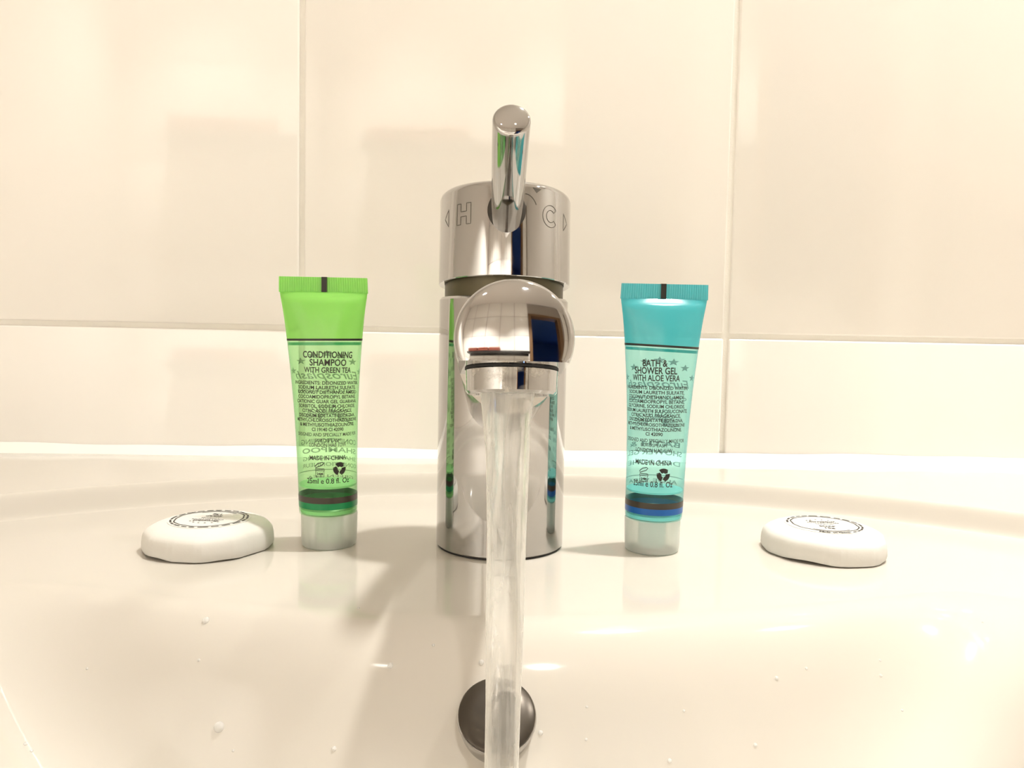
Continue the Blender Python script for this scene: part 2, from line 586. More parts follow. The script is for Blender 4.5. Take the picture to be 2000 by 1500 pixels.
# ------------------------------------------------------------------ washbasin
EA, EB, EY = 0.300, 0.237, -0.141       # inner edge of the raised rim (ellipse)
BA, BB, BY = 0.168, 0.155, -0.040       # front outline of the bowl
def sst(a, b, t):
    t = max(0.0, min(1.0, (t - a) / (b - a)))
    return t * t * (3 - 2 * t)
def ell_d(x, y, a, b, y0):
    q = math.sqrt((x / a) ** 2 + ((y - y0) / b) ** 2)
    if q < 1e-6: return -min(a, b)
    g = math.sqrt((x / a ** 2) ** 2 + ((y - y0) / b ** 2) ** 2) / q
    return (q - 1) / g
def crest(x):
    return -0.089 + 1.25 * x * x
def smin(a, b, k):
    h = max(k - abs(a - b), 0) / k
    return min(a, b) - h * h * k * 0.25
def basin_z(x, y):
    z = 0.0100 * sst(-0.0035, 0.0055, ell_d(x, y, EA, EB, EY))
    d1_ = (crest(x) - y) / math.sqrt(1 + (2.5 * x) ** 2)
    d2_ = -ell_d(x, y, BA, BB, BY)
    d = smin(d1_, d2_, 0.05)
    d += 0.010
    if d > 0:
        k = 0.020
        s = 1.8
        z -= s * (d * d / (2 * k) if d < k else d - k / 2)
    return max(z, -0.085)
def stepy(x):
    q = max(1 - (x / EA) ** 2, 0.02)
    return EY + EB * math.sqrt(q)
XB = 0.335
YF = -0.425
YBK = YW - 0.0012
xs = [-XB + 2 * XB * i / 220 for i in range(221)]
verts, faces, rows = [], [], []
for x in xs:
    sy = min(stepy(x), YBK - 0.02)
    cy = min(crest(x), sy - 0.05)
    ys = [YBK + (sy + 0.010 - YBK) * i / 8 for i in range(8)]
    ys += [sy + 0.010 - 0.018 * i / 20 for i in range(20)]
    y0_, y1_ = sy - 0.008, cy + 0.020
    ys += [y0_ + (y1_ - y0_) * i / 24 for i in range(24)]
    ys += [y1_ + (-0.205 - y1_) * i / 70 for i in range(70)]
    ys += [-0.205 + (YF + 0.205) * i / 60 for i in range(61)]
    c = []
    for y in ys:
        c.append(len(verts))
        verts.append((x, y, DZ + basin_z(x, y)))
    rows.append(c)
nr = len(rows[0])
for i in range(len(xs) - 1):
    for j in range(nr - 1):
        faces.append((rows[i][j], rows[i + 1][j], rows[i + 1][j + 1], rows[i][j + 1]))
# skirt and underside
border = [rows[i][0] for i in range(len(xs))] + [rows[-1][j] for j in range(1, nr)] + [rows[i][-1] for i in range(len(xs) - 2, -1, -1)] + [rows[0][j] for j in range(nr - 2, 0, -1)]
low = []
for b in border:
    x, y, z = verts[b]
    low.append(len(verts))
    verts.append((x * 0.93, y if y > YBK - 1e-4 else YBK + (y - YBK) * 0.93, DZ - 0.15))
nb = len(border)
for k in range(nb):
    a, b = border[k], border[(k + 1) % nb]
    faces.append((b, a, low[k], low[(k + 1) % nb]))
faces.append(tuple(low))
basin = raw('washbasin', verts, faces, M['ceramic'], smooth=True)
tag(basin, 'cream white ceramic washbasin with a raised rim against the tiled wall', 'basin')

# overflow cover on the back wall of the bowl
def basin_n(x, y, e=0.001):
    return Vector((-(basin_z(x + e, y) - basin_z(x - e, y)) / (2 * e), -(basin_z(x, y + e) - basin_z(x, y - e)) / (2 * e), 1)).normalized()
pc = Vector((-0.0017, -0.10075, DZ + basin_z(-0.0017, -0.10075)))
nrm = Vector((0, -math.cos(R(52)), math.sin(R(52))))
mt = axis_matrix(pc + nrm * 0.0046, nrm)
bm = bmesh.new()
lathe(bm, [(0, -0.0095), (0.0090, -0.0095), (0.0105, -0.0008), (0.0103, 0.0)], 64, mtx=mt)
oc = finish('overflow_cover', bm, M['chrome'], basin)
bm = bmesh.new()
lathe(bm, [(0, -0.0004), (0.0101, -0.0004), (0.0101, 0.0003), (0.0096, 0.0007), (0.006, 0.0010), (0, 0.0011)], 64, mtx=mt)
tag(finish('dark_face', bm, M['dark_disc'], oc), 'dark brown metal face of the overflow cover')

# silicone bead between wall and basin
bm = bmesh.new()
prof = [(0.0, -0.002), (0.0, 0.0048), (-0.0016, 0.0040), (-0.0040, 0.0022), (-0.0072, 0.0008), (-0.0085, -0.0002), (-0.0085, -0.002)]
prev = None
for i in range(0, 121):
    x = -XB + 2 * XB * i / 120
    wob = 1 + 0.07 * math.sin(x * 37) + 0.05 * math.sin(x * 91 + 1)
    ring = [bm.verts.new((x, YW - 0.0002 + p[0] * wob, DZ + 0.0100 + p[1] * wob)) for p in prof]
    if prev:
        for a in range(len(prof)):
            b = (a + 1) % len(prof)
            bm.faces.new((prev[a], prev[b], ring[b], ring[a]))
    else:
        bm.faces.new(ring)
    prev = ring
bm.faces.new(prev)
tag(finish('trim_1', bm, M['sealant']), kind='structure')

# ------------------------------------------------------------------ tap
tap = tag(empty('mixer_tap', (0, 0, DZ)), 'chrome mixer tap with upright lever, water running from its spout', 'tap')
BR = 0.0248
bm = bmesh.new()
lathe(bm, [(0.0, -0.0008), (BR - 0.0006, -0.0008), (BR - 0.0006, 0.0008), (0.0, 0.0008)], 96)
finish('gasket', bm, M['rubber_gap'], tap)
bm = bmesh.new()
lathe(bm, [(0.0, 0.0006), (BR - 0.0005, 0.0006), (BR, 0.0011), (BR, 0.0950), (BR - 0.0008, 0.0960), (0.0, 0.0960)], 128)
finish('body', bm, M['chrome'], tap)
bm = bmesh.new()
lathe(bm, [(0.0, 0.0955), (BR - 0.0020, 0.0955), (BR - 0.0020, 0.1045), (0.0, 0.1045)], 96)
tag(finish('neck', bm, M['grime'], tap), 'dull brassy neck under the handle')
# spout
AX = Vector((0, -math.cos(R(11)), math.sin(R(11))))
E0 = Vector((0, -0.134, 0.0812))
SR = 0.0131
S0 = E0 - AX * 0.128
prof = [(0, 0.0), (SR, 0.0), (SR, 0.03), (SR, 0.06), (SR, 0.09), (SR, 0.122), (SR, 0.1268)]
rb = 0.0020
Rs = 0.048
for k in range(1, 8):
    a = (math.pi / 2 - R(14)) * k / 7
    prof.append((SR - rb + rb * math.cos(a), 0.1268 + rb * math.sin(a)))
rl, zl = prof[-1]
ph = math.asin(rl / Rs)
for k in range(1, 13):
    a = ph * (1 - k / 12)
    prof.append((Rs * math.sin(a) if k < 12 else 0.0, zl + Rs * (math.cos(a) - math.cos(ph))))
SL = R(8)
PN = Vector((0, -math.sin(SL), -math.cos(SL)))       # underside of the notch that holds the aerator
P0 = Vector((0, -0.137, 0.0762))
PB = Vector((0, -0.1045, 0.0762))                    # back wall of the notch
BN = Vector((0, -1, 0.0))
def cut(bm_, co, no):
    g = bmesh.ops.bisect_plane(bm_, geom=bm_.verts[:] + bm_.edges[:] + bm_.faces[:], plane_co=co, plane_no=no, clear_outer=True)
    ce = [e for e in g['geom_cut'] if isinstance(e, bmesh.types.BMEdge)]
    bmesh.ops.edgeloop_fill(bm_, edges=ce)
bm = bmesh.new()
lathe(bm, prof, 128, mtx=axis_matrix(S0, AX))
cut(bm, PB, BN)
b2 = bmesh.new()
lathe(b2, prof, 128, mtx=axis_matrix(S0, AX))
cut(b2, PB, -BN)
cut(b2, P0, PN)
tmp = bpy.data.meshes.new('tmp')
b2.to_mesh(tmp)
b2.free()
bm.from_mesh(tmp)
bpy.data.meshes.remove(tmp)
spout = finish('spout', bm, M['chrome'], tap, angle=25)
AC = Vector((0, -0.1185, 0.0762 - math.tan(SL) * 0.0185))
bm = bmesh.new()
lathe(bm, [(0.0, -0.004), (0.0104, -0.004), (0.0104, 0.0003), (0.0109, 0.0005), (0.0107, 0.0054), (0.0102, 0.0060), (0.0084, 0.0060), (0.0082, 0.0050), (0.0, 0.0050)], 80, mtx=axis_matrix(AC, PN))
finish('aerator', bm, M['lime'], spout)
bm = bmesh.new()
lathe(bm, [(0.0104, 0.0000), (0.0110, 0.0000), (0.0110, 0.0003), (0.0104, 0.0003)], 80, close=False, mtx=axis_matrix(AC, PN))
finish('aerator_gap', bm, M['rubber_gap'], spout)  # dark ring drawn in for the shaded gap above the aerator
# handle cap, tipped back because the tap is open
HZ = 0.115
TILT = Matrix.Translation((0, 0, HZ)) @ Matrix.Rotation(R(-5.5), 4, 'X') @ Matrix.Translation((0, 0, -HZ))
CR = 0.0251
bm = bmesh.new()
lathe(bm, [(0.0, 0.1050), (CR - 0.0022, 0.1050), (CR - 0.0022, 0.1008), (CR - 0.0003, 0.1005), (CR, 0.1008), (CR, 0.1325), (CR - 0.0004, 0.1338), (CR - 0.0013, 0.1347), (CR - 0.0026, 0.1351), (0.0, 0.1353)], 128, mtx=TILT)
hcap = finish('handle', bm, M['chrome'], tap)
L0 = TILT @ Vector((0, -0.010, 0.1165))
LT = Vector((0.0, -0.0725, 0.1445))
LD = (LT - L0).normalized()
LL = (LT - L0).length
LR = 0.0056
bm = bmesh.new()
pr = [(0, 0), (LR * 0.93, 0), (LR, LL * 0.6), (LR, LL - 0.0013)]
for k in range(1, 6):
    a = math.pi / 2 * k / 6
    pr.append((LR - 0.0011 * (1 - math.cos(a)), LL - 0.0013 + 0.0011 * math.sin(a)))
pr += [(LR * 0.6, LL + 0.0001), (LR * 0.3, LL + 0.0003), (0, LL + 0.0004)]
lathe(bm, pr, 64, mtx=axis_matrix(L0, LD))
finish('lever', bm, M['chrome'], hcap)
# dark ring round the lever foot: gap shade painted in along with grime
LH = L0 + LD * ((-(CR + 0.0) - L0.y) / LD.y)
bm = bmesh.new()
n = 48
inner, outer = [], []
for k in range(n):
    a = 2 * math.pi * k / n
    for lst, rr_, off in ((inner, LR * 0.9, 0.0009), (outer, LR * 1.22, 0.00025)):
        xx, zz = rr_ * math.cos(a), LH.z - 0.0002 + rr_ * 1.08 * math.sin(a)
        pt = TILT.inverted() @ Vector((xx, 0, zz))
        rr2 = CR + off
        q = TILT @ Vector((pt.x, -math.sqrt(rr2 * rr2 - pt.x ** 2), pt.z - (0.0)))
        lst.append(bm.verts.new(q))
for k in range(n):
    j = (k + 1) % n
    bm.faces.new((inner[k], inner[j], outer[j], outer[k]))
tag(finish('lever_socket', bm, M['socket'], hcap), 'dark ring of grime and painted gap shade round the foot of the lever')
# engraved marks on the handle
pm = Print()
def hm(u, v):      # u: arc length in mm, v: height in mm
    a = u * MM / CR
    rr_ = CR + 0.00006
    return TILT @ Vector((rr_ * math.sin(a), -rr_ * math.cos(a), v * MM))
def outline(pts, wd=0.22):
    out = []
    for i in range(len(pts)):
        a, b = pts[i], pts[(i + 1) % len(pts)]
        m_ = max(1, int(math.hypot(b[0] - a[0], b[1] - a[1]) / 0.8))
        out += [(a[0] + (b[0] - a[0]) * k / m_, a[1] + (b[1] - a[1]) * k / m_) for k in range(m_)]
    pm.line(out, wd, closed=True)
hx, hy, hw, hh, st = -19.8, 119.6, 6.4, 7.6, 1.9
outline([(hx, hy), (hx + st, hy), (hx + st, hy + 2.9), (hx + hw - st, hy + 2.9), (hx + hw - st, hy), (hx + hw, hy), (hx + hw, hy + hh), (hx + hw - st, hy + hh), (hx + hw - st, hy + 4.7), (hx + st, hy + 4.7), (hx + st, hy + hh), (hx, hy + hh)])
cx, cy_ = 17.4, 123.3
co = [(cx + 3.7 * math.cos(R(a)), cy_ + 4.0 * math.sin(R(a))) for a in range(40, 321, 10)]
ci = [(cx + 2.0 * math.cos(R(a)), cy_ + 2.2 * math.sin(R(a))) for a in range(320, 39, -10)]
outline(co + ci)
outline([(-27.8, 123.2), (-24.9, 120.0), (-24.9, 126.4)])
outline([(28.6, 122.8), (25.3, 119.6), (25.3, 126.0)])
pm.line([(6.6 + 5.0 * math.sin(R(a)), 123.0 + 7.0 * math.cos(R(a))) for a in range(0, 62, 6)], 0.25)
pm.poly([(9.4, 132.6), (13.0, 132.4), (11.0, 130.8)])
pm.build('engraved_marks', M['mark'], hm, hcap)

# ------------------------------------------------------------------ running water
bm = bmesh.new()
v0 = 0.80
st0 = AC + PN * 0.0052
rings = []
NS, NA = 90, 40
t_end = 0.095
rnd = random.Random(5)
phs = [rnd.uniform(0, 6.28) for _ in range(8)]
for i in range(NS + 1):
    t = t_end * (i / NS) ** 1.1
    c = Vector((-0.0004 - 0.0006 * (i / NS), st0.y + PN.y * v0 * t, st0.z + PN.z * v0 * t - 4.9 * t * t))
    sp = math.sqrt(v0 * v0 + (9.8 * t) ** 2 + 2 * v0 * 9.8 * t * 0.94)
    r0 = 0.0054 * math.sqrt(v0 / sp) + 0.0007 * math.exp(-t / 0.012)
    vel = Vector((0, PN.y * v0, PN.z * v0 - 9.8 * t)).normalized()
    e1 = Vector((1, 0, 0))
    e2 = vel.cross(e1)
    ring = []
    for k in range(NA):
        a = 2 * math.pi * k / NA
        amp = 0.06 * math.exp(-t / 0.03) + 0.018
        rr_ = r0 * (1 + amp * (math.sin(3 * a + phs[0] + t * 60) + 0.7 * math.sin(5 * a + phs[1] - t * 90) + 0.5 * math.sin(7 * a + phs[2] + t * 140)))
        ring.append(bm.verts.new(c + e1 * rr_ * math.cos(a) + e2 * rr_ * math.sin(a)))
    rings.append(ring)
for a, b in zip(rings[:-1], rings[1:]):
    for k in range(NA):
        j = (k + 1) % NA
        bm.faces.new((a[k], a[j], b[j], b[k]))
bm.faces.new(rings[0]); bm.faces.new(rings[-1])
ws = finish('water_stream', bm, M['water'], angle=80)
ws.location = (0, 0, DZ)
tag(ws, 'clear stream of water pouring from the chrome spout into the bowl', 'water')

# ------------------------------------------------------------------ tubes
WID = [(12.0, 10.7), (14.5, 11.0), (20, 11.05), (31, 11.25), (50, 11.9), (65, 12.9), (79, 14.2), (88, 15.2), (94, 16.1), (97, 16.7)]
def interp(tab, z):
    if z <= tab[0][0]: return tab[0][1]
    for (a, fa), (b, fb) in zip(tab[:-1], tab[1:]):
        if z <= b:
            t = (z - a) / (b - a)
            return fa + (fb - fa) * t
    return tab[-1][1]
def halfw(z):
    return (interp(WID, z - 2) + 2 * interp(WID, z) + interp(WID, z + 2)) / 4
def depth_of(a):
    lo_, hi_ = 0.35, 11.2
    P_ = 2 * math.pi * 11.05
    for _ in range(30):
        b = (lo_ + hi_) / 2
        h = ((a - b) / (a + b)) ** 2
        p = math.pi * (a + b) * (1 + 3 * h / (10 + math.sqrt(4 - 3 * h)))
        if p < P_: lo_ = b
        else: hi_ = b
    return b
def make_tube(loc, lean, ang0, lines, back, cbody, ctop, cband, ccore, label, sym_dx, slope, cedge, rz=0):
    t = tag(empty('toiletry_tube', loc, rz), label, 'tube', 'toiletry tubes beside the tap')
    def S(phi, z, off=0.0):
        a = halfw(z)
        b = depth_of(min(a, 16.75))
        if z > 94: b = max(0.35, b * (1 - (z - 94) / 3.2 * 0.8))
        x, y = (a + off) * math.sin(phi), -(b + off) * math.cos(phi)
        return Vector((x * MM + lean * z * MM, y * MM, z * MM))
    NP = 72
    def shell(name, zs, m, bottom=None):
        bm_ = bmesh.new()
        rg = []
        for z in zs:
            rg.append([bm_.verts.new(S(2 * math.pi * k / NP, z)) for k in range(NP)])
        for a, b in zip(rg[:-1], rg[1:]):
            for k in range(NP):
                j = (k + 1) % NP
                bm_.faces.new((a[k], a[j], b[j], b[k]))
        return finish(name, bm_, m, t, angle=60)
    zl = 79.0
    body = shell('tube_body', [12.9, 13.4, 14.5, 16, 18, 20, 24, 28, 32, 38, 44, 50, 56, 62, 68, 74, zl], cbody)
    shell('tube_top', [zl, 81, 83, 85, 87, 89, 91, 92.5, 94, 95, 96, 97], ctop)
    # gel floor seen through the film
    bm_ = bmesh.new()
    lathe(bm_, [(0.0, 0.0232), (0.0107, 0.0234), (0.0107, 0.0241), (0.0, 0.0240)], 64)
    f_ = finish('gel_floor', bm_, ccore, t)
    f_.location = (lean * 0.021, 0, 0)
    bm_ = bmesh.new()
    lathe(bm_, [(0.0, 0.0133), (0.0104, 0.0133), (0.0107, 0.0146), (0.0090, 0.0160), (0.0, 0.0165)], 64)
    finish('shoulder', bm_, ccore, t).location = (lean * 0.014, 0, 0)
    # crimp
    bm_ = bmesh.new()
    nr_ = 38
    top, bot = [], []
    for side in (-1, 1):
        lt, lb = [], []
        for k in range(nr_ * 2 + 1):
            x = -16.75 + 33.5 * k / (nr_ * 2)
            y = side * (0.55 + (0.16 if k % 2 else 0.0))
            lt.append(bm_.verts.new(((x * 0.99 + lean * 102.6) * MM, y * MM, 102.6 * MM)))
            lb.append(bm_.verts.new(((x + lean * 96.8) * MM, y * MM, 96.8 * MM)))
        for k in range(nr_ * 2):
            bm_.faces.new((lb[k], lb[k + 1], lt[k + 1], lt[k]))
        top.append(lt); bot.append(lb)
    bm_.faces.new(top[0] + top[1][::-1])
    bm_.faces.new(bot[0] + bot[1][::-1])
    for k in (0, -1):
        bm_.faces.new((bot[0][k], bot[1][k], top[1][k], top[0][k]))
    cr = finish('crimped_seal', bm_, ctop, t, angle=10)
    bm_ = bmesh.new()
    sx = 0.4 if ang0 > 0 else -0.5
    box(bm_, (sx - 1.0 + lean * 99) * MM, (sx + 1.0 + lean * 99) * MM, -0.95 * MM, 0.95 * MM, 97.0 * MM, 102.7 * MM)
    bmesh.ops.transform(bm_, matrix=Matrix.Shear('XY', 4, (0, 0)) if False else Matrix.Identity(4), verts=bm_.verts[:])
    tag(finish('registration_mark', bm_, M['ink'], cr, smooth=False), 'short black registration mark on the seal')
    # bands
    def band(name, z0, z1, m, off=0.06, tilt=0.0):
        bm_ = bmesh.new()
        a_, b_, c_, d_ = [], [], [], []
        for k in range(NP):
            ph_ = 2 * math.pi * k / NP
            dz = tilt * math.sin(ph_) * 11
            a_.append(bm_.verts.new(S(ph_, z0 + dz, off)))
            b_.append(bm_.verts.new(S(ph_, z1 + dz, off)))
        for k in range(NP):
            j = (k + 1) % NP
            bm_.faces.new((a_[k], a_[j], b_[j], b_[k]))
        return finish(name, bm_, m, t, angle=60)
    band('printed_band', 15.6, 17.9, cband)
    band('printed_band', 17.9, 20.2, M['ring_dark'])
    band('printed_line', 78.6, 79.4, M['ink'], 0.08, slope)
    band('gel_edge', 76.9, 78.0, cedge, -0.25, slope)
    # front print
    def fs(u, v):
        return S(ang0 + u / 11.05, v, 0.10)
    P_ = Print()
    for (txt, v, cap, wd, bold) in lines:
        P_.text(txt, 0, v, cap, wd, bold=bold)
    # open jar symbol
    jx, jy = -3.6 + sym_dx, 28.2
    P_.line([(jx - 1.5, jy), (jx + 1.5, jy), (jx + 1.5, jy + 2.2), (jx - 1.5, jy + 2.2)], 0.28, True)
    P_.line([(jx - 1.6, jy + 2.2), (jx - 1.6, jy + 2.9), (jx + 1.6, jy + 2.9), (jx + 1.6, jy + 2.2)], 0.28)
    P_.line([(jx - 1.6, jy + 3.3), (jx + 0.9, jy + 4.3), (jx + 1.5, jy + 5.1), (jx + 1.0, jy + 5.4), (jx - 0.6, jy + 4.9), (jx - 1.7, jy + 3.9)], 0.3, True)
    P_.text('24M', jx, jy + 0.65, 0.9, 2.2, bold=0.03)
    # recycling arrows
    rx, ry = 3.6 + sym_dx, 31.0
    for k in range(3):
        a0 = 90 + 120 * k
        P_.line(arc(rx, ry, 1.62, a0 - 38, a0 + 44, 8), 1.7)
        aa = R(a0 - 52)
        tip = (rx + 1.65 * math.cos(aa - 0.25), ry + 1.65 * math.sin(aa - 0.25))
        q = R(a0 - 38)
        P_.poly([tip, (rx + 2.75 * math.cos(q), ry + 2.75 * math.sin(q)), (rx + 0.6 * math.cos(q), ry + 0.6 * math.sin(q))])
    P_.build('front_print', M['ink'], fs, t)
    # back print, read from the wall side
    B_ = Print()
    for k in range(7):
        x_ = (k - 3) * 4.6
        B_.star(x_, 73.4 - 0.035 * x_ * x_, 1.5, sx=1.4)
    for (txt, v, cap, wd, bold, sh) in back:
        B_.text(txt, 0, v, cap, wd, bold=bold, shear=sh)
    B_.line([(-15 + k * 1.5, 27.2) for k in range(21)], 0.32)
    for k in range(21):
        a = R(180 * k / 20)
        B_.line([(3.0 * math.cos(a), 47.5 + 2.0 * math.sin(a)), (9.5 * math.cos(a + 0.18), 47.5 + 6.0 * math.sin(a + 0.18))], 0.30)
    def bs(u, v):
        return S(math.pi + ang0 * 0.3 + u / 11.05, v, 0.10)
    B_.build('back_print', M['ink_soft'], bs, t)
    # cap
    bm_ = bmesh.new()
    lathe(bm_, [(0.0, 0.0), (0.0096, 0.0), (0.0102, 0.0005), (0.01045, 0.003), (0.0107, 0.0124), (0.0104, 0.0130), (0.0070, 0.0130)], 72, close=False)
    cp = finish('cap', bm_, M['capfilm'], t)
    bm_ = bmesh.new()
    lathe(bm_, [(0.0, 0.0015), (0.0050, 0.0015), (0.0052, 0.0020), (0.0054, 0.0122), (0.0, 0.0122)], 40)
    finish('nozzle', bm_, ccore, cp)
    return t

LH_ = [('CONDITIONING', 72.3, 2.5, 16.0, 0.022), ('SHAMPOO', 69.4, 2.5, 11.6, 0.022), ('WITH GREEN TEA', 66.8, 2.1, 15.6, 0.02)]
ing = ['INGREDIENTS: DEIONIZED WATER,', 'SODIUM LAURETH SULFATE,', 'COCONUT DIETHANOL AMIDE,', 'COCOAMIDOPROPYL BETAINE,', 'CATIONIC GUAR GEL GUARANA,', 'SORBITOL, SODIUM CHLORIDE,', 'CITRIC ACID, FRAGRANCE,', 'DISODIUM EDETATE EDTA-2NA,', 'METHYLCHLOROISOTHIAZOLINONE', '& METHYLISOTHIAZOLINONE.', 'CI 19140 CI 42090']
wds = [24.5, 21.5, 21.8, 22.0, 23.5, 21.8, 18.6, 22.0, 24.8, 21.6, 11.2]
def rows_(ing_, wds_, z0):
    return [(a, z0 - 1.725 * k, 1.30, b, 0.022) for k, (a, b) in enumerate(zip(ing_, wds_))]
tailL = [('DESIGNED AND SPECIALLY MADE FOR', 43.2, 1.3, 24.5, 0.01), ('EUROSPLASH', 41.1, 1.3, 9.0, 0.01), ('LONDON HA0 1UW', 39.3, 1.4, 13.5, 0.01), ('MADE IN CHINA', 34.4, 1.7, 13.6, 0.015), ('25ml e 0.8 fl. Oz', 25.6, 2.0, 16.5, 0.012)]
linesL = LH_ + rows_(ing, wds, 62.4) + tailL
backL = [('Eurosplash', 63.6, 3.2, 25.0, 0.01, 0.35), ('COLLECTION', 58.2, 1.4, 24.0, 0.01, 0), ('CONDITIONING', 37.8, 2.0, 25.0, 0.02, 0), ('SHAMPOO', 34.2, 2.0, 24.0, 0.02, 0), ('SHAMPOOING', 31.3, 1.6, 24.0, 0.01, 0), ('CONDITIONNEUR', 28.6, 1.6, 25.0, 0.01, 0), ('GREEN TEA', 23.8, 1.4, 20.0, 0.01, 0)]
LHR = [('BATH &', 71.4, 2.6, 7.8, 0.022), ('SHOWER GEL', 68.6, 2.6, 14.2, 0.022), ('WITH ALOE VERA', 66.0, 2.3, 16.4, 0.02)]
ingR = ['INGREDIENTS: DEIONIZED WATER,', 'SODIUM LAURETH SULFATE,', 'COCONUT DIETHANOL AMIDE,', 'COCOAMIDOPROPYL BETAINE,', 'GLYCERINE, SODIUM CHLORIDE,', 'SODIUM LAURETH SULFOSUCCINATE,', 'CITRIC ACID, FRAGRANCE,', 'DISODIUM EDETATE EDTA-2NA,', 'METHYLCHLOROISOTHIAZOLINONE', '& METHYLISOTHIAZOLINONE.', 'CI 42090']
wdsR = [24.0, 21.0, 21.5, 21.8, 22.4, 25.6, 19.0, 21.6, 24.0, 21.0, 6.0]
tailR = [('DESIGNED AND SPECIALLY MADE FOR', 43.0, 1.4, 24.5, 0.01), ('EUROSPLASH', 41.4, 1.3, 9.4, 0.01), ('LONDON HA0 1UW', 39.3, 1.6, 13.8, 0.01), ('MADE IN CHINA', 34.6, 1.9, 13.8, 0.015), ('25ml e 0.8 fl. Oz', 26.4, 2.2, 15.5, 0.012)]
linesR = LHR + rows_(ingR, wdsR, 62.8) + tailR
backR = [('Eurosplash', 62.6, 3.2, 25.0, 0.01, 0.35), ('COLLECTION', 57.6, 1.4, 24.0, 0.01, 0), ('BATH &', 39.0, 2.0, 22.0, 0.02, 0), ('SHOWER GEL', 35.6, 2.0, 25.0, 0.02, 0), ('DOUCHE', 31.6, 1.9, 24.0, 0.01, 0), ('ALOE VERA', 24.4, 1.5, 22.0, 0.01, 0)]
make_tube((-0.0660, -0.0035, DZ), -0.027, 0.22, linesL, backL, M['g_body'], M['g_top'], M['band_green'], M['g_core'],
          'bright green translucent tube of conditioning shampoo standing on its cap', 0.6, 0.025, M['g_edge'])
make_tube((0.0592, -0.0060, DZ), 0.020, -0.30, linesR, backR, M['b_body'], M['b_top'], M['band_blue'], M['b_core'],
          'turquoise translucent tube of bath and shower gel standing on its cap', 0.3, -0.055, M['b_edge'])

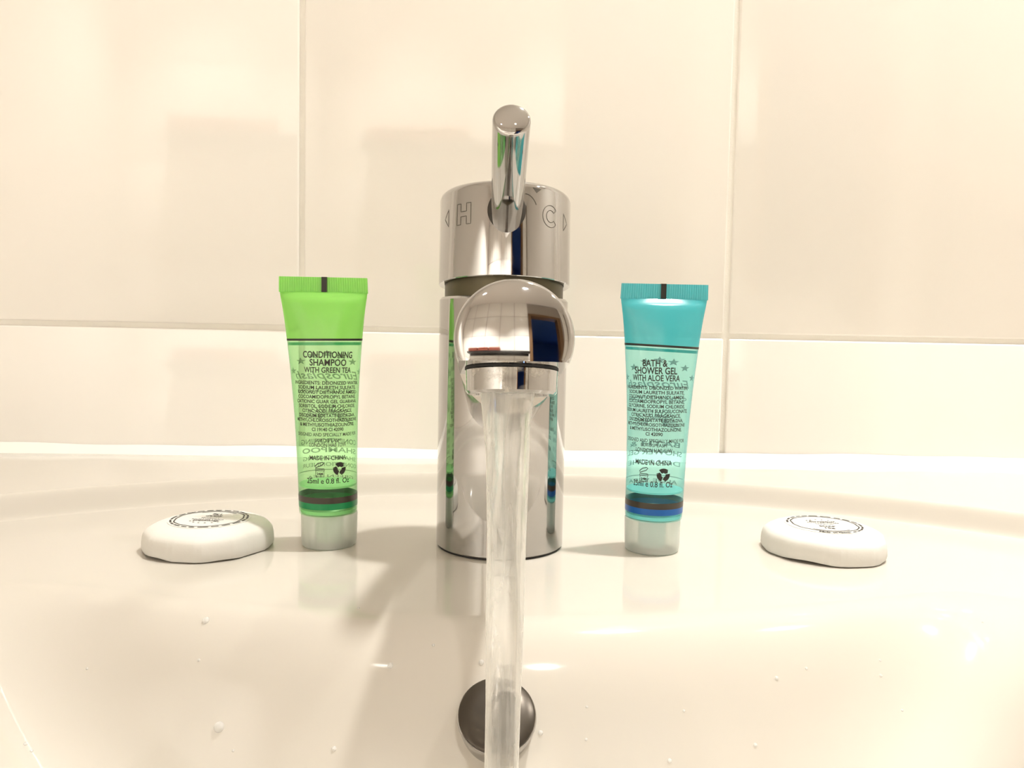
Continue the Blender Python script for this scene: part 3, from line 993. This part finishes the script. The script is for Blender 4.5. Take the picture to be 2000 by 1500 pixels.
# ------------------------------------------------------------------ wrapped soaps
def make_soap(loc, rz, seed, label, readable):
    t = tag(empty('wrapped_soap', loc, rz), label, 'soap', 'paper wrapped soaps on the basin')
    rn = random.Random(seed)
    NP = 180
    folds = [2 * math.pi * (i + rn.uniform(-0.3, 0.3)) / 13 for i in range(13)]
    folds = sorted(f % (2 * math.pi) for f in folds)
    cor = [(rn.uniform(0, 6.28), rn.uniform(0.3, 1.0)) for _ in range(4)]
    def wob(a):
        s_ = 0
        for k, (p, q) in enumerate(cor):
            s_ += q * math.sin((k + 3) * a + p)
        return s_
    prof = [(0.0, 0.6, 0), (17.0, 0.5, 0.4), (22.0, 0.3, 1.0), (22.9, 0.45, 1), (23.2, 1.6, 1), (23.2, 3.4, 1), (23.0, 5.2, 1), (22.7, 6.6, 1), (22.2, 7.5, 0.85), (21.3, 8.3, 0.7), (19.8, 9.1, 0.45), (17.6, 9.9, 0.15), (15.6, 10.4, 0.0), (15.0, 10.5, 0.0), (0.0, 10.6, 0)]
    def poly_r(a):
        fs_ = folds + [folds[0] + 2 * math.pi]
        if a < folds[0]: a += 2 * math.pi
        for f0, f1 in zip(fs_[:-1], fs_[1:]):
            if f0 <= a <= f1:
                h = (f1 - f0) / 2
                return math.cos(h) / math.cos(a - (f0 + f1) / 2)
        return 1.0
    bm_ = bmesh.new()
    rg = []
    for (r, z, k) in prof:
        if r == 0:
            rg.append([bm_.verts.new((0, 0, z * MM))]); continue
        ring = []
        for i in range(NP):
            a = 2 * math.pi * i / NP
            dist = min(abs((a - f + math.pi) % (2 * math.pi) - math.pi) for f in folds)
            pleat = 0.34 * math.exp(-(dist / 0.026) ** 2)
            rr_ = r * (1 + k * (poly_r(a) - 1) * 0.8) + k * (0.22 * wob(a) - pleat + 0.25)
            zz = z + (0.35 * k * max(0, wob(a + 1.0)) if z < 2.5 else 0)
            ring.append(bm_.verts.new((rr_ * MM * math.cos(a), rr_ * MM * math.sin(a), zz * MM)))
        rg.append(ring)
    for a, b in zip(rg[:-1], rg[1:]):
        for i in range(NP):
            j = (i + 1) % NP
            if len(a) == 1: bm_.faces.new((a[0], b[i], b[j]))
            elif len(b) == 1: bm_.faces.new((a[i], a[j], b[0]))
            else: bm_.faces.new((a[i], a[j], b[j], b[i]))
    finish('wrapper', bm_, M['paper'], t, angle=60)
    bm_ = bmesh.new()
    lathe(bm_, [(0.0, 0.01052), (0.0148, 0.01052), (0.0148, 0.01070), (0.0, 0.01072)], 64)
    lb = finish('label_sticker', bm_, M['sticker'], t)
    P_ = Print()
    wv = [1 + 0.012 * math.sin(3 * k * 0.13 + seed) + 0.008 * math.sin(7 * k * 0.13) for k in range(97)]
    P_.line([(12.3 * wv[k] * math.cos(2 * math.pi * k / 96), 12.3 * wv[k] * math.sin(2 * math.pi * k / 96)) for k in range(96)], 0.5, True)
    # words set round the edge
    a = 318.0
    if readable:
        txt = 'Made in China'
        for i, ch in enumerate(txt):
            if ch == ' ': continue
            an = 270 + (i - (len(txt) - 1) / 2) * 3.6
            vv, ff = text2d(ch, 1.6 / 0.73, 0.03)
            if vv:
                ca, sa = math.cos(R(an + 90)), math.sin(R(an + 90))
                ox, oy = 14.4 * math.cos(R(an)), 14.4 * math.sin(R(an))
                P_.add([(ox + x * ca - y * sa, oy + x * sa + y * ca) for x, y in vv], ff)
        start, stop = 300, 600 - 60
    else:
        start, stop = 0, 360
    a = start
    while a < stop - 6:
        ln = rn.uniform(8, 17)
        e_ = min(a + ln, stop)
        P_.line(arc(0, 0, 13.65, a, e_, 6), 0.75)
        a = e_ + rn.uniform(2.5, 5)
    for k in range(6):
        an = R(90 + (k - 2.5) * 22)
        P_.star(6.4 * math.cos(an), 1.9 + 5.2 * math.sin(an), 0.62)
    P_.text('Eurosplash', 0, 3.0, 1.9, 9.6, bold=0.02, shear=0.3)
    P_.text('COLLECTION', 0, 1.2, 1.2, 12.0, bold=0.02)
    P_.text('LONDON', 0, -1.0, 1.2, 6.6, bold=0.01)
    P_.text('SOAP', 0, -4.6, 1.7, 6.2, bold=0.03)
    P_.text('15g', 0, -7.4, 1.7, 3.6, bold=0.03)
    P_.line(arc(0, 0, 11.0, 232, 308, 12), 0.45)
    P_.build('label_print', M['ink'], lambda u, v: Vector((u * MM, v * MM, 0.01080)), lb)
    return t
make_soap((-0.1098, -0.0090, DZ), R(176), 4, 'white paper-wrapped round soap with its label upside down beside the green tube', False)
make_soap((0.1268, -0.0062, DZ), R(-6), 11, 'white pleated paper-wrapped round soap beside the turquoise tube, stars towards the wall', True)

# ------------------------------------------------------------------ water droplets on the basin
PLAIN = 'tiny clear water droplet on the sloping ceramic of the bowl'
DROPS = [
    (-0.0864, -0.0775, 1.5, 'round clear droplet on the bowl edge in front of the soap by the green tube'),
    (-0.0310, -0.0923, 1.1, PLAIN),
    (-0.0763, -0.0959, 2.0, 'largest clear water droplet, low on the bowl slope beneath the wrapped soap'),
    (-0.0854, -0.0857, 0.6, PLAIN),
    (-0.0060, -0.0925, 1.0, 'small clear droplet just above the dark overflow cover'),
    (-0.0443, -0.1020, 0.9, PLAIN),
    (0.0777, -0.0891, 0.8, PLAIN),
    (0.1107, -0.0833, 0.7, PLAIN),
    (0.0874, -0.0861, 0.6, PLAIN),
    (0.0443, -0.1033, 0.8, PLAIN),
    (0.0687, -0.0989, 0.8, PLAIN),
    (0.0226, -0.0983, 0.5, PLAIN),
    (0.0221, -0.1022, 0.5, PLAIN),
    (0.0100, -0.1018, 0.9, 'small clear droplet touching the edge of the dark overflow cover'),
    (-0.1181, -0.0823, 0.5, PLAIN),
    (-0.0714, -0.0994, 0.5, PLAIN),
    (0.0494, -0.0969, 0.5, PLAIN),
    (0.1118, -0.0805, 0.5, PLAIN),
    (-0.1250, -0.1001, 0.7, PLAIN),
    (-0.1230, -0.1009, 0.6, PLAIN),
    (0.1487, -0.0708, 0.5, PLAIN),
    (0.1143, -0.0891, 0.5, PLAIN),
    (-0.0428, -0.0741, 0.6, 'tiny clear droplet on the deck in front of the green tube'),
    (-0.0195, -0.0890, 0.6, 'tiny clear droplet on the bowl edge in front of the tap body'),
]
for x, y, rmm, lab in DROPS:
    n_ = basin_n(x, y)
    bm = bmesh.new()
    r = rmm * MM * 0.72
    lathe(bm, [(0, -0.25 * r), (0.98 * r, -0.25 * r), (1.0 * r, 0.1 * r), (0.86 * r, 0.42 * r), (0.5 * r, 0.66 * r), (0, 0.75 * r)], 20, mtx=axis_matrix((0, 0, 0), n_))
    o = finish('water_droplet', bm, M['drop'], angle=80)
    o.location = (x, y, DZ + basin_z(x, y))
    tag(o, lab, 'droplet', 'water droplets on the basin')
